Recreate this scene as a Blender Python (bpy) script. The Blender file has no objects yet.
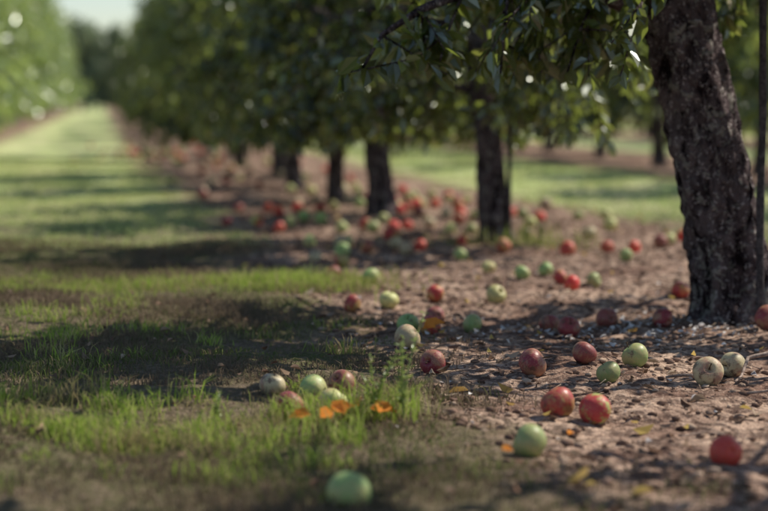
import bpy, math, random
import numpy as np
from mathutils import Vector, Matrix, noise as mnoise

random.seed(7); rng = np.random.default_rng(7)
scene = bpy.context.scene
COL = scene.collection

# ------------------------------------------------------------------ helpers
def row_x(y):
    return 2.13 - 0.185*y + 0.03*max(y-20.0, 0.0)
def row_x_np(y):
    return 2.13 - 0.185*y + 0.03*np.maximum(y-20.0, 0.0)
def gz(x, y):
    return (0.014*np.sin(1.3*x+0.7*y) + 0.010*np.sin(2.9*y-1.7*x+1.0)
            + 0.006*np.sin(6.1*x+3.3*y+2.0) + 0.004*np.sin(9.0*y-7.0*x)
            + 0.0025*np.sin(19*x+5*y)*np.sin(17*y-4*x))

def new_mesh(name, verts, faces, mats=(), smooth=False, mat_idx=None):
    me = bpy.data.meshes.new(name)
    me.from_pydata(verts if isinstance(verts, list) else verts.tolist(), [],
                   faces if isinstance(faces, list) else faces.tolist())
    for m in mats: me.materials.append(m)
    if mat_idx is not None:
        me.polygons.foreach_set('material_index', np.asarray(mat_idx, dtype=np.int32))
    if smooth:
        me.polygons.foreach_set('use_smooth', np.ones(len(me.polygons), dtype=bool))
    me.update()
    return me
def add_obj(name, data, loc=(0,0,0), parent=None, rot=(0,0,0), scale=(1,1,1)):
    o = bpy.data.objects.new(name, data)
    o.location = loc; o.rotation_euler = rot; o.scale = scale
    COL.objects.link(o)
    if parent: o.parent = parent
    return o

# ------------------------------------------------------------------ materials
class NT:
    def __init__(s, name):
        s.m = bpy.data.materials.new(name); s.m.use_nodes = True
        s.t = s.m.node_tree; s.t.nodes.clear()
        s.out = s.t.nodes.new('ShaderNodeOutputMaterial')
    def n(s, typ, **kw):
        nd = s.t.nodes.new(typ)
        for k, v in kw.items(): setattr(nd, k, v)
        return nd
    def l(s, a, b): s.t.links.new(a, b)
    def setin(s, sock, v):
        if isinstance(v, bpy.types.NodeSocket): s.l(v, sock)
        elif isinstance(v, (tuple, list)) and len(v) == 3 and sock.type == 'RGBA': sock.default_value = (*v, 1)
        else: sock.default_value = v
    def math(s, op, a, b=0.0, c=None):
        nd = s.n('ShaderNodeMath', operation=op)
        s.setin(nd.inputs[0], a); s.setin(nd.inputs[1], b)
        if c is not None: s.setin(nd.inputs[2], c)
        return nd.outputs[0]
    def mix(s, f, a, b, mode='MIX'):
        nd = s.n('ShaderNodeMix', data_type='RGBA', blend_type=mode)
        s.setin(nd.inputs[0], f); s.setin(nd.inputs[6], a); s.setin(nd.inputs[7], b)
        return nd.outputs[2]
    def noise(s, vec, scale, detail=4, rough=0.55, dist=0.0):
        nd = s.n('ShaderNodeTexNoise'); s.l(vec, nd.inputs['Vector'])
        nd.inputs['Scale'].default_value = scale; nd.inputs['Detail'].default_value = detail
        nd.inputs['Roughness'].default_value = rough; nd.inputs['Distortion'].default_value = dist
        return nd.outputs['Fac']
    def rng(s, v, a, b, c=0.0, d=1.0, smooth=True):
        nd = s.n('ShaderNodeMapRange'); nd.interpolation_type = 'SMOOTHSTEP' if smooth else 'LINEAR'
        s.setin(nd.inputs[0], v)
        for i, x in enumerate((a, b, c, d)): nd.inputs[i+1].default_value = x
        return nd.outputs[0]
    def obj(s): return s.n('ShaderNodeTexCoord').outputs['Object']
    def mapping(s, vec, scale):
        nd = s.n('ShaderNodeMapping'); s.l(vec, nd.inputs['Vector']); nd.inputs['Scale'].default_value = scale
        return nd.outputs[0]
    def bump(s, h, strength, dist, normal=None):
        nd = s.n('ShaderNodeBump'); s.l(h, nd.inputs['Height'])
        nd.inputs['Strength'].default_value = strength; nd.inputs['Distance'].default_value = dist
        if normal: s.l(normal, nd.inputs['Normal'])
        return nd.outputs[0]
    def principled(s, col, rough=0.8, normal=None, spec=0.3):
        p = s.n('ShaderNodeBsdfPrincipled')
        s.setin(p.inputs['Base Color'], col); s.setin(p.inputs['Roughness'], rough)
        p.inputs['Specular IOR Level'].default_value = spec
        if normal: s.l(normal, p.inputs['Normal'])
        return p
    def simple(s, col, trans_col=None, tf=0.0, gloss=0.0, grough=0.35, normal=None):
        d = s.n('ShaderNodeBsdfDiffuse'); s.setin(d.inputs[0], col); out = d.outputs[0]
        if normal: s.l(normal, d.inputs['Normal'])
        if tf > 0:
            t = s.n('ShaderNodeBsdfTranslucent'); s.setin(t.inputs[0], trans_col)
            mx = s.n('ShaderNodeMixShader'); mx.inputs[0].default_value = tf
            s.l(out, mx.inputs[1]); s.l(t.outputs[0], mx.inputs[2]); out = mx.outputs[0]
        if gloss > 0:
            g = s.n('ShaderNodeBsdfGlossy'); g.inputs[0].default_value = (.85,.9,.85,1); g.inputs['Roughness'].default_value = grough
            mx = s.n('ShaderNodeMixShader'); mx.inputs[0].default_value = gloss
            s.l(out, mx.inputs[1]); s.l(g.outputs[0], mx.inputs[2]); out = mx.outputs[0]
        s.l(out, s.out.inputs[0]); return s.m

def mat_ground():
    g = NT('ground_soil_and_turf'); v = g.obj()
    sep = g.n('ShaderNodeSeparateXYZ'); g.l(v, sep.inputs[0])
    X, Y = sep.outputs[0], sep.outputs[1]
    rx = g.math('ADD', g.math('MULTIPLY_ADD', Y, -0.185, 2.13),
                g.math('MULTIPLY', g.math('MAXIMUM', g.math('SUBTRACT', Y, 20.0), 0.0), 0.03))
    d = g.math('PINGPONG', g.math('ABSOLUTE', g.math('SUBTRACT', X, rx)), 2.2)
    edge = g.math('ADD', d, g.math('MULTIPLY', g.math('SUBTRACT', g.noise(v, 2.2, 4, 0.6), 0.5), 1.1))
    turf = g.rng(edge, 1.02, 1.45)
    n1 = g.noise(v, 3.0, 3, 0.65); n2 = g.noise(v, 28.0, 5, 0.7); n3 = g.noise(v, 120.0, 2, 0.7)
    soil = g.mix(g.rng(n1, 0.35, 0.65), (0.25, 0.155, 0.118), (0.60, 0.425, 0.32))
    soil = g.mix(g.rng(n2, 0.42, 0.58), g.mix(0.75, soil, (0.05, 0.030, 0.028)), soil)
    soil = g.mix(g.rng(n3, 0.60, 0.72, 0, .8), soil, (0.72, 0.57, 0.46))
    t1 = g.noise(v, 0.9, 3, 0.6); t2 = g.noise(v, 45.0, 3, 0.75)
    turfc = g.mix(g.rng(t1, 0.35, 0.65), (0.10, 0.11, 0.045), (0.15, 0.115, 0.08))
    turfc = g.mix(g.rng(t2, 0.45, 0.66), turfc, (0.23, 0.175, 0.125))
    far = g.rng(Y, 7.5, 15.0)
    turf_far_lit = g.mix(g.rng(g.noise(v, 1.4, 3, 0.7), 0.38, 0.66), (0.46, 0.56, 0.22), (0.66, 0.62, 0.38))  # paler sunlit-lane brightness put into the turf colour with distance
    turfc = g.mix(far, turfc, turf_far_lit)
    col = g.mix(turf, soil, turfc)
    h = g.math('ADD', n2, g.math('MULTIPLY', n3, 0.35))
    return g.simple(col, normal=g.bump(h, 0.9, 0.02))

def mat_bark():
    g = NT('apple_bark'); v = g.obj()
    vs = g.mapping(v, (1, 1, 0.45))
    n1 = g.noise(vs, 26, 5, 0.72, 0.6); n2 = g.noise(v, 6, 3, 0.6); n3 = g.noise(v, 75, 3, 0.75); n4 = g.noise(v, 15, 4, 0.7, 1.2)
    c = g.mix(g.rng(n1, 0.38, 0.62), (0.045, 0.032, 0.036), (0.19, 0.145, 0.148))
    c = g.mix(g.rng(n2, 0.48, 0.66, 0, .5), c, (0.27, 0.215, 0.22))
    c = g.mix(g.rng(n4, 0.56, 0.61, 0, .7), c, (0.42, 0.40, 0.35))
    c = g.mix(g.rng(n3, 0.57, 0.64, 0, .85), c, (0.66, 0.58, 0.57))
    c = g.mix(g.rng(n1, 0.46, 0.38, 0, .9), c, (0.016, 0.011, 0.013))
    h = g.math('ADD', g.math('MULTIPLY', n1, 1.4), g.math('ADD', g.math('MULTIPLY', n4, 0.8), g.math('MULTIPLY', n3, 0.35)))
    return g.simple(c, normal=g.bump(h, 1.0, 0.055))

def mat_leaf(name, c1, c2, c3, trans, transfac=0.45, gloss=.07, grough=.36, glint=None):
    g = NT(name); geo = g.n('ShaderNodeNewGeometry'); r = geo.outputs['Random Per Island']
    col = g.mix(g.rng(r, 0.0, 0.75, smooth=False), c1, c2)
    col = g.mix(g.rng(r, 0.90, 0.93), col, c3)
    tcol = g.mix(0.6, col, trans)
    if glint: col = g.mix(g.rng(r, 0.60, 0.605), col, g.mix(g.rng(r, 0.68, 0.685), glint, col))  # highlights painted as a share of brighter leaves scattered through the foliage
    return g.simple(col, tcol, transfac, gloss, grough)

def mat_plain(name, c1, c2, scale=30, rough=0.9, bump=0.3):
    g = NT(name); v = g.obj(); n = g.noise(v, scale, 4, 0.65)
    c = g.mix(g.rng(n, 0.35, 0.65), c1, c2)
    p = g.principled(c, rough, g.bump(n, bump, 0.01), 0.2); g.l(p.outputs[0], g.out.inputs[0]); return g.m

def mat_island(name, cols, trans=0.0, brown_mix=None, gloss=0.0):
    g = NT(name); geo = g.n('ShaderNodeNewGeometry'); r = geo.outputs['Random Per Island']
    ramp = g.n('ShaderNodeValToRGB'); g.l(r, ramp.inputs[0]); cr = ramp.color_ramp
    while len(cr.elements) < len(cols): cr.elements.new(0.5)
    for i, c in enumerate(cols):
        cr.elements[i].position = i/(len(cols)-1); cr.elements[i].color = (*c, 1)
    col = ramp.outputs[0]
    if brown_mix:
        v = g.obj(); nn = g.noise(v, brown_mix[4] if len(brown_mix) > 4 else 1.6, 2, 0.6)
        f = g.rng(g.math('ADD', nn, g.math('MULTIPLY', g.math('SUBTRACT', r, 0.5), 0.25)), brown_mix[1], brown_mix[2], 0, brown_mix[3])
        col = g.mix(f, col, brown_mix[0])
    return g.simple(col, col, trans, gloss)

def mat_apple(name, ground, blush, lo, hi, bruise=0.62):
    g = NT(name); v = g.obj()
    oi = g.n('ShaderNodeObjectInfo')
    off = g.n('ShaderNodeVectorMath', operation='ADD'); g.l(v, off.inputs[0])
    comb = g.n('ShaderNodeCombineXYZ'); g.l(g.math('MULTIPLY', oi.outputs['Random'], 9.0), comb.inputs[0]); g.l(comb.outputs[0], off.inputs[1])
    w = off.outputs[0]
    big = g.noise(w, 20, 3, 0.6)
    streak = g.noise(g.mapping(w, (1, 1, 0.12)), 260, 3, 0.6)
    f = g.rng(g.math('ADD', big, g.math('MULTIPLY', g.math('SUBTRACT', streak, 0.5), 0.45)), lo, hi)
    c = g.mix(f, ground, blush)
    vo = g.n('ShaderNodeTexVoronoi'); g.l(w, vo.inputs['Vector']); vo.inputs['Scale'].default_value = 230
    c = g.mix(g.rng(vo.outputs['Distance'], 0.22, 0.10, 0, 0.45), c, (0.55, 0.42, 0.22))
    br = g.noise(w, 34, 4, 0.7)
    c = g.mix(g.rng(br, bruise-.06, bruise+0.05, 0, 0.8), c, (0.10, 0.05, 0.035))
    c = g.mix(g.rng(g.noise(w, 110, 4, .8), .52, .70, 0, .35), c, (0.35, 0.27, 0.2))
    # each windfall has browned to a different degree
    c = g.mix(g.rng(oi.outputs['Random'], 0.55, 1.0, 0, 0.35), c, (0.24, 0.14, 0.08))
    rough = g.rng(g.noise(w, 60, 2), 0.3, 0.7, 0.36, 0.60)
    p = g.principled(c, rough, g.bump(br, 0.3, 0.006), 0.4)
    g.l(p.outputs[0], g.out.inputs[0]); return g.m

M_ground = mat_ground(); M_bark = mat_bark()
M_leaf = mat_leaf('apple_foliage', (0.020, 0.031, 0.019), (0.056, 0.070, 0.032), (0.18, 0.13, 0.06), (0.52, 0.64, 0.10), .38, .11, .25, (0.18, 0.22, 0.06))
M_leaf_far = mat_leaf('sunlit_far_foliage', (0.08, 0.12, 0.05), (0.20, 0.26, 0.10), (0.28, 0.25, 0.11), (0.64, 0.80, 0.20), .48, .13, .27, (0.36, 0.42, 0.15))  # sunlit brightness put into the leaf colour of the outer rows
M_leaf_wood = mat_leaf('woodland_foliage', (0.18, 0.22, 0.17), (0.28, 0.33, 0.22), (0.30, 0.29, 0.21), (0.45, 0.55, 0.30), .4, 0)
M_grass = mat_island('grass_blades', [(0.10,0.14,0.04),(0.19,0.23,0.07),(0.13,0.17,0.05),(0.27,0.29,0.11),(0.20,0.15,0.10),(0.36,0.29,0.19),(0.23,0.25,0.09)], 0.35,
                     brown_mix=((0.20,0.145,0.105), .33, .50, .92))  # brown in the blades: dry turf plus a shade tone mixed into the colour
M_tuft = mat_island('sunlit_tuft_blades', [(0.22,0.32,0.05),(0.42,0.54,0.10),(0.28,0.40,0.06),(0.54,0.56,0.19),(0.50,0.42,0.24)], 0.45, brown_mix=((0.36,0.28,0.16), .46, .62, .85, 5.0))  # yellow-green lifted: sun brightness put into the tuft colour
M_lane = mat_island('sunlit_lane_blades', [(0.36,0.46,0.15),(0.56,0.62,0.26),(0.42,0.52,0.18),(0.64,0.63,0.34),(0.60,0.52,0.36)], 0.3)  # pale blade colour carries the brightness of the sunlit lane
M_dry = mat_island('dry_leaf', [(0.10,0.06,0.045),(0.22,0.13,0.085),(0.14,0.085,0.065),(0.34,0.24,0.16),(0.16,0.10,0.08),(0.45,0.35,0.26)], 0.12)
M_yel = mat_island('yellow_leaf', [(0.80,0.45,0.05),(0.75,0.30,0.06),(0.65,0.18,0.05)], 0.35)
M_yel2 = mat_island('yellowed_leaf', [(0.60,0.42,0.12),(0.45,0.28,0.10),(0.66,0.50,0.16),(0.35,0.20,0.09)], 0.25)
M_white = mat_island('pale_flakes', [(0.50,0.45,0.43),(0.72,0.68,0.65),(0.35,0.30,0.29)])
M_clod = mat_island('soil_clods', [(0.08,0.05,0.04),(0.28,0.185,0.14),(0.14,0.09,0.07),(0.50,0.37,0.28)])
M_stake = mat_plain('weathered_stake', (0.03,0.025,0.028), (0.09,0.075,0.075), 60, 0.7)
M_twig = mat_plain('dead_twig', (0.22,0.15,0.12), (0.45,0.35,0.29), 60, 0.9)
M_weed = mat_leaf('weed_leaf', (0.18,0.26,0.06), (0.32,0.38,0.12), (0.45,0.40,0.18), (0.55,0.65,0.2))
M_stem = mat_plain('apple_stem', (0.06,0.035,0.02), (0.12,0.08,0.04), 200)

# ------------------------------------------------------------------ ground
def axis(lo, hi, step, far_lo, far_hi):
    a = list(np.arange(lo, hi, step)); s = step
    while a[-1] < far_hi: s *= 1.13; a.append(a[-1]+s)
    s = step; b = [lo]
    while b[-1] > far_lo: s *= 1.13; b.append(b[-1]-s)
    return np.array(b[:0:-1] + a)
xs = axis(-1.6, 2.2, 0.022, -400, 400); ys = axis(2.6, 9.5, 0.025, -60, 700)
gx, gy = np.meshgrid(xs, ys); z = gz(gx, gy)
nx, ny = len(xs), len(ys)
fine = np.zeros_like(z)
for j in range(ny):
    if ys[j] > 16 or ys[j] < 2: continue
    for i in range(nx):
        if abs(xs[i]) > 4: continue
        p = Vector((xs[i]*9, ys[j]*9, 0))
        fine[j, i] = 0.010*mnoise.noise(p) + 0.009*mnoise.noise(p*3.1)
z = z + fine
V = np.stack([gx.ravel(), gy.ravel(), z.ravel()], 1)
idx = np.arange(nx*ny).reshape(ny, nx)
F = np.stack([idx[:-1,:-1].ravel(), idx[:-1,1:].ravel(), idx[1:,1:].ravel(), idx[1:,:-1].ravel()], 1)
add_obj('ground', new_mesh('ground', V, F, [M_ground], True))

# ------------------------------------------------------------------ tubes / leaves
class Buf:
    def __init__(s): s.v = []; s.f = []
def tube(buf, pts, rads, sides, rough=0.0, seed=0.0, cap=True):
    pts = [Vector(p) for p in pts]; n0 = len(buf.v); ref = None
    for i, p in enumerate(pts):
        t = (pts[min(i+1, len(pts)-1)] - pts[max(i-1, 0)]).normalized()
        if ref is None: ref = t.orthogonal().normalized()
        a = (ref - t*ref.dot(t)).normalized(); ref = a; b = t.cross(a)
        for k in range(sides):
            an = 2*math.pi*k/sides; dr = a*math.cos(an) + b*math.sin(an); r = rads[i]
            if rough > 0:
                q = Vector((dr.x*1.6+seed, dr.y*1.6, p.z*2.6))
                q2 = Vector((dr.x*6+seed, dr.y*6, p.z*7.0))
                q3 = Vector((dr.x*17, dr.y*17+seed, p.z*24.0))
                r *= 1 + rough*(0.9*mnoise.noise(q) + 0.55*mnoise.noise(q2) + 0.45*mnoise.noise(q3))
            w = p + dr*r; buf.v.append((w.x, w.y, w.z))
    for i in range(len(pts)-1):
        for k in range(sides):
            a0 = n0+i*sides+k; a1 = n0+i*sides+(k+1) % sides
            buf.f.append((a0, a1, a1+sides, a0+sides))
    if cap: buf.f.append(tuple(n0+(len(pts)-1)*sides+k for k in range(sides)))

def leaf_mesh(name, P, D, N, L, mats, wr=0.26, curl=0.10, fold=0.07):
    P = np.array(P); D = np.array(D); N = np.array(N); L = np.array(L)[:, None]
    D = D/(np.linalg.norm(D, axis=1, keepdims=True)+1e-9)
    S = np.cross(D, N); S /= np.linalg.norm(S, axis=1, keepdims=True)+1e-9
    N = np.cross(S, D)
    n = len(P); W = wr
    verts = np.stack([P,
        P + .28*L*D - W*L*S + fold*L*N, P + .68*L*D - .80*W*L*S + fold*.6*L*N,
        P + L*D - curl*L*N,
        P + .68*L*D + .80*W*L*S + fold*.6*L*N, P + .28*L*D + W*L*S + fold*L*N], 1).reshape(-1, 3)
    o = (np.arange(n)*6)[:, None]
    f = np.concatenate([o + np.array([[0,3,2,1]]), o + np.array([[0,5,4,3]])], 1).reshape(-1, 4)
    return new_mesh(name, verts, f, mats)

def rv(r):
    a = Vector((r.gauss(0,1), r.gauss(0,1), r.gauss(0,1))); return a.normalized()

def make_tree(seed, lean=(-0.05, 0.0), base_r=0.10, fork=1.0, top=2.9, reach=1.25, low=0.0, detail=False, leafmat=None,
              dens=1.0, lsize=1.0, minz=0.62, nl=16, nsh=9, ntw=4, thin=None, skew=(0.0, 0.0)):
    """thin = (height, fraction of shoots kept above that height): upper crown opened so sun flecks reach the ground.
       skew = (amount, azimuth): crown grown further to one side"""
    r = random.Random(seed); b = Buf(); LP, LD, LN, LL = [], [], [], []
    nst = 80 if detail else 14
    def axis_pt(zz):
        return Vector((lean[0]*zz + 0.025*(math.sin(2.6*zz+seed)-math.sin(seed)), lean[1]*zz + 0.025*(math.sin(2.1*zz+seed*2)-math.sin(seed*2)), zz))
    pts, rad = [], []
    for i in range(nst+1):
        zz = -0.08 + (fork+0.25+0.08)*i/nst
        pts.append(axis_pt(zz)); rad.append(base_r*(1.0 + 0.30*math.exp(-max(zz, 0)/0.07) - 0.12*max(zz, 0)))
    tube(b, pts, rad, 56 if detail else 10, 0.30 if detail else 0.12, seed*1.7)
    r0 = rad[-1]*0.93; pts, rad = [], []
    for i in range(9):
        zz = fork+0.2 + (top-fork-0.2)*i/8
        pts.append(axis_pt(zz)); rad.append(r0*(1-i/8)**0.9 + 0.006)
    tube(b, pts, rad, 8, 0.08, seed)
    def leaves_along(p0, p1, d, step):
        ln = (p1-p0).length; k = int(ln/step*dens + r.random())
        for q in range(k):
            t = (q+r.random())/k; p = p0.lerp(p1, t)
            dd = (d*0.5 + rv(r)*0.8 + Vector((0,0,-0.45))).normalized()
            nn = (rv(r)*0.8 + Vector((0,0,0.8)))
            LP.append(p[:]); LD.append(dd[:]); LN.append(nn[:]); LL.append(r.uniform(0.05, 0.092)*lsize)
    az = r.random()*6.28
    for i in range(nl):
        t = i/(nl-1); zz = fork + (top-fork-0.15)*t**1.1
        az += 2.4 + r.uniform(-.35, .35)
        L = reach*(1.05-0.55*t)*r.uniform(.85, 1.12)*(1+skew[0]*math.cos(az-skew[1]))
        el = math.radians(24 + 30*t + r.uniform(-8, 8)); droop = math.radians(r.uniform(38, 66))
        p = axis_pt(zz); P = [p.copy()]; R = [max(0.012, base_r*0.36*(1-0.6*t))]; dirs = []
        ns = 7
        for s in range(ns):
            e = el - droop*(s/(ns-1))**1.3; az2 = az + r.uniform(-.12, .12)
            d = Vector((math.cos(az2)*math.cos(e), math.sin(az2)*math.cos(e), math.sin(e)))
            p = p + d*(L/ns); P.append(p.copy()); dirs.append(d); R.append(R[0]*(1-(s+1)/ns*0.82))
        tube(b, P, R, 7 if dens > .6 else 4, 0.0, seed+i)
        for s in range(nsh):
            k = min(ns, 2 + int(s*5.6/nsh)); q = P[k]; dq = dirs[k-1]
            if thin and q.z > thin[0] and r.random() > thin[1]: continue  # upper shoots dropped to let sun flecks through
            sd = (dq*0.7 + rv(r)*0.9 + Vector((0, 0, -0.25 - low*(1-t)))).normalized()
            SL = r.uniform(.28, .52)*(1-.25*t); sp = [q.copy()]; cur = q.copy(); sdir = sd.copy()
            for u in range(3):
                sdir = (sdir + Vector((0, 0, -0.22 - .2*low*(1-t)))).normalized(); cur = cur + sdir*SL/3
                if cur.z < minz: break
                sp.append(cur.copy())
            if len(sp) < 2: continue
            if dens > .6: tube(b, sp, [0.007-0.0015*x for x in range(len(sp))], 4)
            for a, c in zip(sp[:-1], sp[1:]): leaves_along(a, c, (c-a).normalized(), 0.026)
            for u in range(ntw):
                tb = sp[r.randrange(len(sp))]; td = (sdir*0.4 + rv(r) + Vector((0, 0, -0.3))).normalized()
                te = tb + td*r.uniform(.12, .30)
                if te.z < minz: continue
                if dens > .6: tube(b, [tb, te], [0.004, 0.002], 3)
                leaves_along(tb, te, td, 0.021)
    wood = new_mesh('trunk_mesh', b.v, b.f, [M_bark], True)
    lv = leaf_mesh('foliage_mesh', LP, LD, LN, LL, [leafmat or M_leaf])
    return wood, lv

def plant_tree(meshes, x, y, rz=0.0, s=1.0, name='apple_tree', parent=None):
    e = bpy.data.objects.new(name, None); COL.objects.link(e)
    e.empty_display_size = 0.3
    e.location = (x, y, float(gz(x, y))); e.rotation_euler = (0, 0, rz); e.scale = (s, s, s)
    if parent: e.parent = parent
    add_obj('trunk', meshes[0], parent=e); add_obj('foliage', meshes[1], parent=e)
    return e

plant_tree(make_tree(1, lean=(-0.19, 0.0), base_r=0.120, fork=0.94, top=2.9, reach=1.25, low=0.65, detail=True, minz=.76, nl=22, nsh=12, thin=(1.45, .46), skew=(.32, -.3)), 1.125, 5.75)
plant_tree(make_tree(2, lean=(-0.03, 0.0), base_r=0.068, fork=0.70, top=2.4, reach=.98, low=0.7, detail=True, minz=.46, nl=18, nsh=11, thin=(1.4, .42)), 0.54, 8.75)
plant_tree(make_tree(3, lean=(-0.05, 0.0), base_r=0.074, fork=0.62, top=2.3, reach=.85, low=0.7, detail=True, minz=.38, nl=17, nsh=10, thin=(1.5, .45)), 0.0, 10.7)
plant_tree(make_tree(4, lean=(0.04, 0.0), base_r=0.056, fork=0.54, top=2.2, reach=.7, low=0.7, minz=.34, nl=15, nsh=10, thin=(1.5, .45)), -0.33, 12.3)
plant_tree(make_tree(5, lean=(-0.12, 0.0), base_r=0.060, fork=0.56, top=2.3, reach=.82, low=0.7, minz=.32, nl=16, nsh=10, thin=(1.6, .5)), -0.70, 14.3)
plant_tree(make_tree(6, lean=(0.03, 0.0), base_r=0.085, fork=1.45, top=3.0, reach=1.35, low=0.0, minz=1.4, nl=20, nsh=10, thin=(1.3, .58)), 1.66, 3.05)  # out-of-view row tree; crown spread and density shaped to shade the foreground
plant_tree(make_tree(9, lean=(0.03, 0.0), base_r=0.085, fork=1.3, top=2.9, reach=1.25, low=0.0, minz=1.2, nl=18, thin=(1.3, .55)), 2.1, 0.7)
variants = [make_tree(11+i, lean=(random.uniform(-.07,.07), 0.0), base_r=0.060, fork=0.48, top=2.6, reach=.9, low=0.7, dens=.6, lsize=1.35, minz=.24, nl=17, thin=(1.7, .75)) for i in range(4)]
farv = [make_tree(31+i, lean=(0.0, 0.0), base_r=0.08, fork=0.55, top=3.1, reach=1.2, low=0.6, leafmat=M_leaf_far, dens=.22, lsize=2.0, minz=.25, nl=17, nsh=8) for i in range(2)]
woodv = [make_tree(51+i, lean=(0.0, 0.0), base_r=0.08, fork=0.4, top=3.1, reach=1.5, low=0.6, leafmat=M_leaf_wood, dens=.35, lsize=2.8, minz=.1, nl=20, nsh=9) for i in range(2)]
def tree_row(offset, y0, y1, step, vs, s, near_limit=26.0, rowname='distant_tree_row', jit=.08):
    par = None; y = y0
    while y < y1:
        x = row_x(y)+offset + random.uniform(-.1, .1)
        far = y > near_limit
        if far and par is None:
            par = bpy.data.objects.new(rowname, None); COL.objects.link(par)
        plant_tree(random.choice(vs if y < 40 else farv if offset else vs), x, y, random.uniform(0, 6.28), s*random.uniform(.85, 1.15),
                   'apple_tree' if not far else 'row_tree', par if far else None)
        y += step*random.uniform(1-jit, 1+jit)
tree_row(0.0, 16.7, 80, 3.0, variants, 1.12, jit=.2)
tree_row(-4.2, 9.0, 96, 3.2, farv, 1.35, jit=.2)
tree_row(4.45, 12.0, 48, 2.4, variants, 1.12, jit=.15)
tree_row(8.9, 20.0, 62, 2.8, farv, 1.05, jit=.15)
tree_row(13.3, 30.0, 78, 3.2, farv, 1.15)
par = bpy.data.objects.new('distant_woodland', None); COL.objects.link(par)
for i in range(38):
    x = -42 + i*2.2 + random.uniform(-.6, .6); y = 112 + random.uniform(-4, 10)
    plant_tree(random.choice(woodv), x, y, random.uniform(0, 6.28), random.uniform(1.1, 1.7), 'woodland_tree', par)

# ------------------------------------------------------------------ stakes
def stake(x, y, h, r, tilt=0.0):
    b = Buf(); n = 24
    tube(b, [(tilt*i/n*h + 0.002*math.sin(i), 0, -0.1 + (h+0.1)*i/n) for i in range(n+1)], [r*(1+0.06*math.sin(i*1.7)) for i in range(n+1)], 12, 0.03, x)
    add_obj('tree_stake', new_mesh('tree_stake', b.v, b.f, [M_stake], True), (x, y, float(gz(x, y))))
stake(1.155, 5.54, 2.2, 0.012, -0.004)
stake(0.60, 8.70, 1.9, 0.011, 0.004)

# ------------------------------------------------------------------ apples
def apple_mesh(name, mat, seed):
    R = 0.038; nt, npf = 30, 36; v = []; f = []; r = random.Random(seed)
    sq = r.uniform(.84, .96); lob = r.uniform(.015, .04); asym = r.uniform(.02, .07)
    for i in range(nt+1):
        th = math.pi*i/nt; c, s = math.cos(th), math.sin(th)
        for k in range(npf):
            ph = 2*math.pi*k/npf
            rr = R*(s**0.92 if s > 1e-6 else 0)*(1+0.09*c)*(1+lob*math.cos(5*ph+seed)*(0.5-0.5*c)+asym*math.cos(ph))
            zz = R*sq*c*(1+.5*asym*math.sin(ph+1))
            dz = math.exp(-(s/0.19)**2)
            zz -= (0.30 if c > 0 else -0.18)*R*dz
            v.append((rr*math.cos(ph), rr*math.sin(ph), zz))
    for i in range(nt):
        for k in range(npf):
            a = i*npf+k; a2 = i*npf+(k+1) % npf
            f.append((a, a+npf, a2+npf, a2))
    nf = len(f); b = Buf(); b.v = v; b.f = f
    tube(b, [(0,0,R*.45), (0.001,0,R*.75), (0.004,0.001,R*1.0), (0.008,0.002,R*1.2)], [0.0016,0.0013,0.0013,0.0019], 6)
    return new_mesh(name, b.v, b.f, [mat, M_stem], True, [0]*nf + [1]*(len(b.f)-nf))
MA = {
 'r': mat_apple('apple_red', (0.48,0.28,0.10), (0.44,0.035,0.04), 0.36, 0.56),
 'b': mat_apple('apple_bright_red', (0.58,0.20,0.08), (0.68,0.050,0.04), 0.30, 0.48, 0.70),
 'd': mat_apple('apple_dark_red', (0.36,0.17,0.10), (0.26,0.030,0.045), 0.36, 0.58, 0.60),
 'g': mat_apple('apple_green', (0.28,0.42,0.14), (0.46,0.44,0.18), 0.40, 0.65, 0.66),
 'y': mat_apple('apple_yellow_green', (0.56,0.56,0.22), (0.58,0.36,0.16), 0.52, 0.75, 0.66),
 't': mat_apple('apple_tan', (0.54,0.45,0.27), (0.40,0.22,0.15), 0.45, 0.68, 0.60),
 'm': mat_apple('apple_half_red', (0.40,0.42,0.13), (0.48,0.05,0.05), 0.46, 0.56, 0.70)}
AM = {k: [apple_mesh('fallen_apple', m, i*3+j) for j in range(3)] for i, (k, m) in enumerate(MA.items())}
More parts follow.
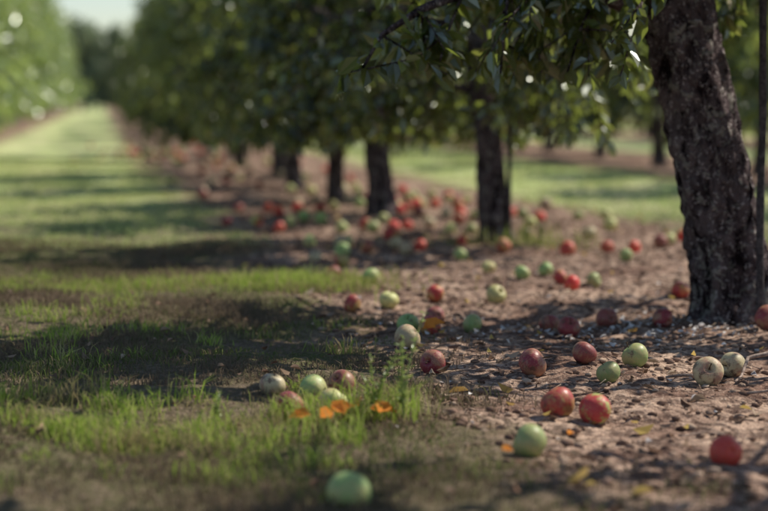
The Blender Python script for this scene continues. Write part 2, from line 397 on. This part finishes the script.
apples = [(.384,3.97,'r',1.0),(.459,3.92,'m',.95),(.285,3.51,'g',.95),(.656,3.43,'b',.85),(.370,4.50,'d',1.0),
(.520,4.66,'d',.86),(.555,4.44,'g',.8),(.653,4.68,'g',.93),(.796,4.42,'t',1.0),(.900,4.63,'t',.88),(1.147,5.38,'d',1.05),
(.124,4.54,'d',.88),(.064,5.02,'t',1.0),(.073,5.46,'g',.9),(.276,5.59,'g',.82),(.162,5.73,'d',.85),(.138,5.41,'r',.85),
(.014,6.15,'y',.92),(-.104,6.02,'r',.84),(.181,6.38,'r',.85),(.393,6.31,'y',.95),(.554,5.39,'d',.9),(.505,5.52,'d',.85),
(.696,5.62,'d',.9),(.695,6.66,'b',.85),(.667,6.82,'r',.8),(.529,6.90,'g',.8),(.636,7.11,'g',.8),(.421,7.28,'y',.75),
(.787,6.78,'g',.8),(1.062,6.48,'r',.9),(.866,5.59,'d',.85),(.822,8.08,'b',.95),(1.018,8.25,'r',.85),(1.161,9.29,'y',.95),
(1.146,8.25,'b',.8),(1.358,8.61,'y',.8),(1.026,7.66,'g',.75),(-.05,6.90,'g',.95),(-.2,7.07,'d',.9),(-.185,8.14,'g',.95),
(-.176,8.55,'y',.85),(-.078,8.31,'r',.85),(.097,8.31,'t',.9),(-.452,10.17,'g',.95),(-.517,10.0,'y',.85),(-.559,9.67,'b',.9),
(-.06,3.01,'g',1.0),(-.160,4.08,'g',.9),(-.110,3.92,'y',.9),(-.205,3.88,'d',.9),(-.098,4.17,'d',.85),(-.255,4.10,'t',.8),
(.169,8.43,'b',.8),(.333,9.08,'y',.85),(-.351,8.55,'g',.85),(-.30,7.9,'t',.8),
(.05,9.4,'b',.85),(-.10,9.7,'r',.85),(-.22,9.5,'g',.9),(.25,9.9,'t',.9),(-.62,10.6,'b',.9),(-.38,10.9,'r',.9),(-.15,11.2,'g',.9),(.45,10.6,'b',.9)]
placed = [(a[0], a[1]) for a in apples]
def put_apple(x, y, k, s, sink=0.0):
    me = random.choice(AM[k])
    rot = (random.gauss(0, .8), random.gauss(0, .8), random.uniform(0, 6.28))
    add_obj('fallen_apple', me, (x, y, float(gz(x, y)) + 0.0325*s - 0.002 - sink), rot=rot, scale=(s, s, s))
for x, y, k, s in apples: put_apple(x, y, k, s, 0.008 if x < -.03 and y < 4.5 else 0)
for i in range(175):
    y = random.uniform(9.5, 27); off = random.uniform(-1.35, .75)
    if i % 3 == 0: y = random.gauss(22, 1.8); off = random.gauss(-.9, .4)
    if i % 3 == 1: y = random.uniform(7.6, 13); off = random.uniform(-.9, 1.1)
    x = row_x(y)+off
    if any((x-a)**2+(y-b_)**2 < .085**2 for a, b_ in placed): continue
    placed.append((x, y)); put_apple(x, y, random.choice('bbrdttyymg'), random.uniform(.8, 1.05))

# ------------------------------------------------------------------ litter
def scatter_strip(n, y0, y1, half=1.25, bias=1.5):
    t = rng.random(n)**bias; y = y0 + (y1-y0)*t
    x = row_x_np(y) + rng.uniform(-half, half, n)
    return x, y
def ground_leaves(name, x, y, lo, hi, mat, lift=0.006, wr=0.3, curl=0.25, fold=0.16, tilt=0.35):
    n = len(x); z = gz(x, y) + lift + rng.random(n)*0.006
    P = np.stack([x, y, z], 1); a = rng.uniform(0, 6.28, n)
    D = np.stack([np.cos(a), np.sin(a), rng.normal(0.05, 0.12, n)], 1)
    N = np.stack([rng.normal(0, tilt, n), rng.normal(0, tilt, n), np.where(rng.random(n) < .5, 1., -1.)], 1)
    return add_obj(name, leaf_mesh(name, P, D, N, lo+(hi-lo)*rng.random(n)**2, [mat], wr, curl, fold))
x, y = scatter_strip(2300, 2.6, 14); ground_leaves('fallen_leaves', x, y, .010, .042, M_dry)
x, y = scatter_strip(150, 3.0, 14, 1.3); ground_leaves('yellowed_leaves', x, y, .018, .05, M_yel2, lift=.014)
x = rng.uniform(-2.2, .3, 500); y = rng.uniform(2.7, 9, 500); ground_leaves('fallen_leaves_on_grass', x, y, .012, .035, M_dry, lift=0.014)
n = 420
x = np.concatenate([1.0+rng.normal(-.25, .28, n), rng.uniform(-.1, 1.6, 160)]); y = np.concatenate([5.5+rng.normal(0, .18, n), rng.uniform(3.6, 7.5, 160)])
ground_leaves('pale_bark_flakes', x, y, .007, .028, M_white, wr=.4)
ico = np.array([(-1,1.618,0),(1,1.618,0),(-1,-1.618,0),(1,-1.618,0),(0,-1,1.618),(0,1,1.618),(0,-1,-1.618),(0,1,-1.618),(1.618,0,-1),(1.618,0,1),(-1.618,0,-1),(-1.618,0,1)])/1.9
icf = np.array([(0,11,5),(0,5,1),(0,1,7),(0,7,10),(0,10,11),(1,5,9),(5,11,4),(11,10,2),(10,7,6),(7,1,8),(3,9,4),(3,4,2),(3,2,6),(3,6,8),(3,8,9),(4,9,5),(2,4,11),(6,2,10),(8,6,7),(9,8,1)])
x, y = scatter_strip(12000, 2.6, 10, 1.3, 1.3); n = len(x); s = 0.0022 + 0.010*rng.random(n)**4
vv = ico[None]*(1+rng.normal(0, .22, (n, 12, 1)))*s[:, None, None]*np.array([1.2, 1, .7])
vv += np.stack([x, y, gz(x, y)+s*.3], 1)[:, None]
ff = icf[None] + (np.arange(n)*12)[:, None, None]
add_obj('soil_clods', new_mesh('soil_clods', vv.reshape(-1, 3), ff.reshape(-1, 3), [M_clod], True))
def stalks(name, n, y0, y1, half, mat):
    x, y = scatter_strip(n, y0, y1, half, 1.3); a = rng.uniform(0, 3.14, n); L = rng.uniform(.02, .08, n); w = .0008
    dx, dy = np.cos(a)*L, np.sin(a)*L; z = gz(x, y)+.008; z2 = gz(x+dx, y+dy)+.008+rng.random(n)*.01
    v = np.stack([np.stack([x-w, y, z], 1), np.stack([x+w, y+w, z+.002], 1), np.stack([x+dx+w, y+dy, z2], 1), np.stack([x+dx-w, y+dy, z2+.002], 1)], 1).reshape(-1, 3)
    add_obj(name, new_mesh(name, v, (np.arange(n)*4)[:, None]+np.array([[0,1,2,3]]), [mat]))
stalks('straw_litter', 3500, 2.6, 11, 1.4, M_dry)

def leaf_cluster(name, spots, mat, lift=.02):
    for (x, y, a, l) in spots:
        P = [(0, 0, 0)]; D = [(math.cos(a), math.sin(a), random.uniform(-.1, .4))]; N = [(random.gauss(0, .4), -0.7, 1)]
        add_obj(name, leaf_mesh(name, P, D, N, [l], [mat], .3, .2, .12), (x, y, float(gz(x, y))+lift))
leaf_cluster('yellow_leaf', [(.115,5.25,.3,.07),(.15,5.22,2.4,.06),(-.115,3.74,.4,.06),(-.08,3.70,2.2,.055),(-.03,3.78,.1,.06),
    (-.01,3.72,1.2,.055),(-.15,3.70,3.0,.05),(-.05,3.82,2.0,.05),(-.13,3.66,1.0,.05),(.22,3.36,.5,.03),(.37,3.6,1.0,.025)], M_yel, lift=.035)

# ------------------------------------------------------------------ twigs
def twig(pts, r):
    b = Buf(); P = [Vector((x, y, float(gz(x, y))+z)) for x, y, z in pts]; out = []
    for a, c in zip(P[:-1], P[1:]):
        for k in range(4): out.append(a.lerp(c, k/4)+rv(random)*0.0015)
    out.append(P[-1]); n = len(out)
    tube(b, out, [r*(1-.6*i/n) for i in range(n)], 7, .15, 3)
    add_obj('fallen_twig', new_mesh('fallen_twig', b.v, b.f, [M_twig], True))
twig([(.80,4.50,.012),(.75,4.47,.014),(.70,4.46,.01)], .006)
twig([(.99,4.62,.06),(.93,4.60,.05),(.90,4.52,.015),(.86,4.40,.012)], .006)
twig([(.86,4.25,.01),(.93,4.22,.03),(1.02,4.25,.04)], .004)
twig([(.62,3.75,.006),(.68,3.80,.01),(.72,3.78,.006)], .002)
twig([(.20,3.25,.006),(.28,3.22,.01),(.36,3.24,.006)], .0025)
twig([(.45,5.0,.006),(.56,5.03,.01),(.62,4.98,.006)], .003)

# ------------------------------------------------------------------ grass
def grass(name, x, y, h, w, mat, lean=.5):
    n = len(x); a = rng.uniform(0, 6.28, n); b = rng.uniform(0, 6.28, n)
    z = gz(x, y)-.004; k = lean*rng.random(n)*h
    dx, dy = np.cos(b)*k, np.sin(b)*k; wx, wy = np.cos(a)*w*.5, np.sin(a)*w*.5
    v = np.stack([np.stack([x-wx, y-wy, z], 1), np.stack([x+wx, y+wy, z], 1),
                  np.stack([x+wx*.8+dx*.35, y+wy*.8+dy*.35, z+h*.55], 1), np.stack([x-wx*.8+dx*.35, y-wy*.8+dy*.35, z+h*.55], 1),
                  np.stack([x+dx, y+dy, z+h*(1-.25*lean)], 1)], 1).reshape(-1, 3)
    o = (np.arange(n)*5)
    f = [(i, i+1, i+2, i+3) for i in o.tolist()] + [(i+3, i+2, i+4) for i in o.tolist()]
    add_obj(name, new_mesh(name, v, f, [mat]))
def lane(n, y0, y1, bias, dl, dr):
    y = y0+(y1-y0)*rng.random(n)**bias
    d = rng.uniform(dl, dr, n); x = row_x_np(y)+d
    edge = 1.22+.28*np.sin(2.1*y+1)*np.sin(5.3*y)+.12*np.sin(13*y)+rng.normal(0, .13, n)
    patch = np.sin(4.1*x+1.7*y)*np.sin(3.3*y-2.2*x)+.5*np.sin(11*x-3*y)*np.sin(9*y+2*x)
    keep = (np.abs(d) > edge) & (rng.random(n) < .62+.45*patch)
    keep &= (np.abs(x) < .26*y+.4)
    return x[keep], y[keep], patch[keep]
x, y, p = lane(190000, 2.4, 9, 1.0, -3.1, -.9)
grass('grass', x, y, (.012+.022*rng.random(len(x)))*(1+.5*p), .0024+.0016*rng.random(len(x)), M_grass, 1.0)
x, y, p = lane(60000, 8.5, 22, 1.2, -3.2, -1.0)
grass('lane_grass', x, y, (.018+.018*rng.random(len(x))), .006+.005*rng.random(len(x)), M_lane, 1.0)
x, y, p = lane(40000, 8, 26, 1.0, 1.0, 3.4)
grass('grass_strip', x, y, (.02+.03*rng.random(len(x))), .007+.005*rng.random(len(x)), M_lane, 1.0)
tx, ty, th = [], [], []
spots = [(-.33,6.75,.14,.16,1500,.09),(-.65,6.75,.35,.16,1900,.065),(-1.2,6.7,.35,.22,2300,.05),(-.2,7.0,.12,.12,500,.06),
         (0.0,3.85,.05,.05,260,.12),(-.12,3.78,.05,.05,300,.09),(.72,8.55,.14,.12,260,.14),(.48,8.6,.2,.1,160,.08)]
for i in range(70):   # uneven clumps in the near turf
    cy = random.gauss(3.75, .28); cx = random.uniform(-1.0, -.05+.1*(4-cy))
    spots.append((cx, cy, random.uniform(.012, .045), random.uniform(.012, .04), random.randint(30, 120), random.uniform(.03, .10)))
for i in range(36):
    cy = random.uniform(4.4, 7.4); cx = row_x(cy)-random.uniform(1.25, 2.6)
    spots.append((cx, cy, random.uniform(.02, .06), random.uniform(.02, .05), random.randint(30, 90), random.uniform(.03, .08)))
for cx, cy, sx, sy, n, h in spots:
    tx.append(cx+rng.normal(0, sx, n)); ty.append(cy+rng.normal(0, sy, n)); th.append(h*rng.uniform(.3, 1.15, n))
tx, ty, th = map(np.concatenate, (tx, ty, th))
grass('grass_tufts', tx, ty, th, np.full(len(tx), .003), M_tuft, 1.0)

# ------------------------------------------------------------------ weeds
def weed(x, y, h, seed, nst=4, big=1.0):
    r = random.Random(seed); b = Buf(); LP, LD, LN, LL = [], [], [], []
    for s in range(nst):
        az = r.uniform(0, 6.28); ln = r.uniform(.05, .35); hh = h*r.uniform(.55, 1.0) if s else h
        P = []
        for i in range(13):
            t = i/12; P.append(Vector((math.cos(az)*ln*hh*t*t, math.sin(az)*ln*hh*t*t, hh*t)))
        tube(b, P, [.0024*(1-.6*i/12) for i in range(13)], 5)
        for i in range(3, 13):
            for q in range(4):
                a = r.uniform(0, 6.28); LP.append((P[i]+rv(r)*.003)[:]); LD.append((math.cos(a), math.sin(a), r.uniform(.1, .9)))
                LN.append((r.gauss(0, .3), r.gauss(0, .3), 1)); LL.append(r.uniform(.008, .019)*(1.25-.05*i)*big)
    e = bpy.data.objects.new('weed_plant', None); COL.objects.link(e); e.location = (x, y, float(gz(x, y)))
    add_obj('stems', new_mesh('stems', b.v, b.f, [M_weed], True), parent=e)
    add_obj('leaves', leaf_mesh('leaves', LP, LD, LN, LL, [M_weed], .22), parent=e)
weed(.04, 3.78, .23, 1, 3, 1.2); weed(-.02, 3.82, .15, 2, 4, 1.0); weed(-.35, 3.78, .07, 3, 5, .6)
weed(.74, 8.5, .15, 5, 5); weed(.66, 8.4, .12, 6, 4); weed(-.28, 6.8, .08, 8, 4, .6)

# ------------------------------------------------------------------ light
az, el = math.radians(62), math.radians(49)
sdir = Vector((math.sin(az)*math.cos(el), math.cos(az)*math.cos(el), math.sin(el)))
sun = bpy.data.lights.new('sun', 'SUN'); sun.energy = 5.0; sun.angle = math.radians(.45); sun.color = (1.0, .93, .80)
so = bpy.data.objects.new('sun', sun); COL.objects.link(so); so.rotation_euler = sdir.to_track_quat('Z', 'Y').to_euler(); so.location = (10, 5, 12)
w = bpy.data.worlds.new('World'); scene.world = w; w.use_nodes = True
nt = w.node_tree; bg = nt.nodes['Background']; sky = nt.nodes.new('ShaderNodeTexSky'); sky.sky_type = 'NISHITA'
sky.sun_disc = False; sky.sun_elevation = el; sky.sun_rotation = az; sky.air_density = 1.0; sky.dust_density = 0.3; sky.ozone_density = 1.0
nt.links.new(sky.outputs[0], bg.inputs[0]); bg.inputs[1].default_value = 0.12

# ------------------------------------------------------------------ camera
cam = bpy.data.cameras.new('camera'); co = bpy.data.objects.new('camera', cam); COL.objects.link(co)
co.location = (0, 0, 0.69); co.rotation_euler = (math.radians(90-4.9), 0, 0)
cam.lens = 85; cam.sensor_width = 36; cam.clip_end = 2000; cam.clip_start = .05
cam.dof.use_dof = True; cam.dof.focus_distance = 4.6; cam.dof.aperture_fstop = 2.0; cam.dof.aperture_blades = 9
scene.camera = co
scene.view_settings.view_transform = 'Standard'; scene.view_settings.look = 'None'; scene.view_settings.exposure = 0
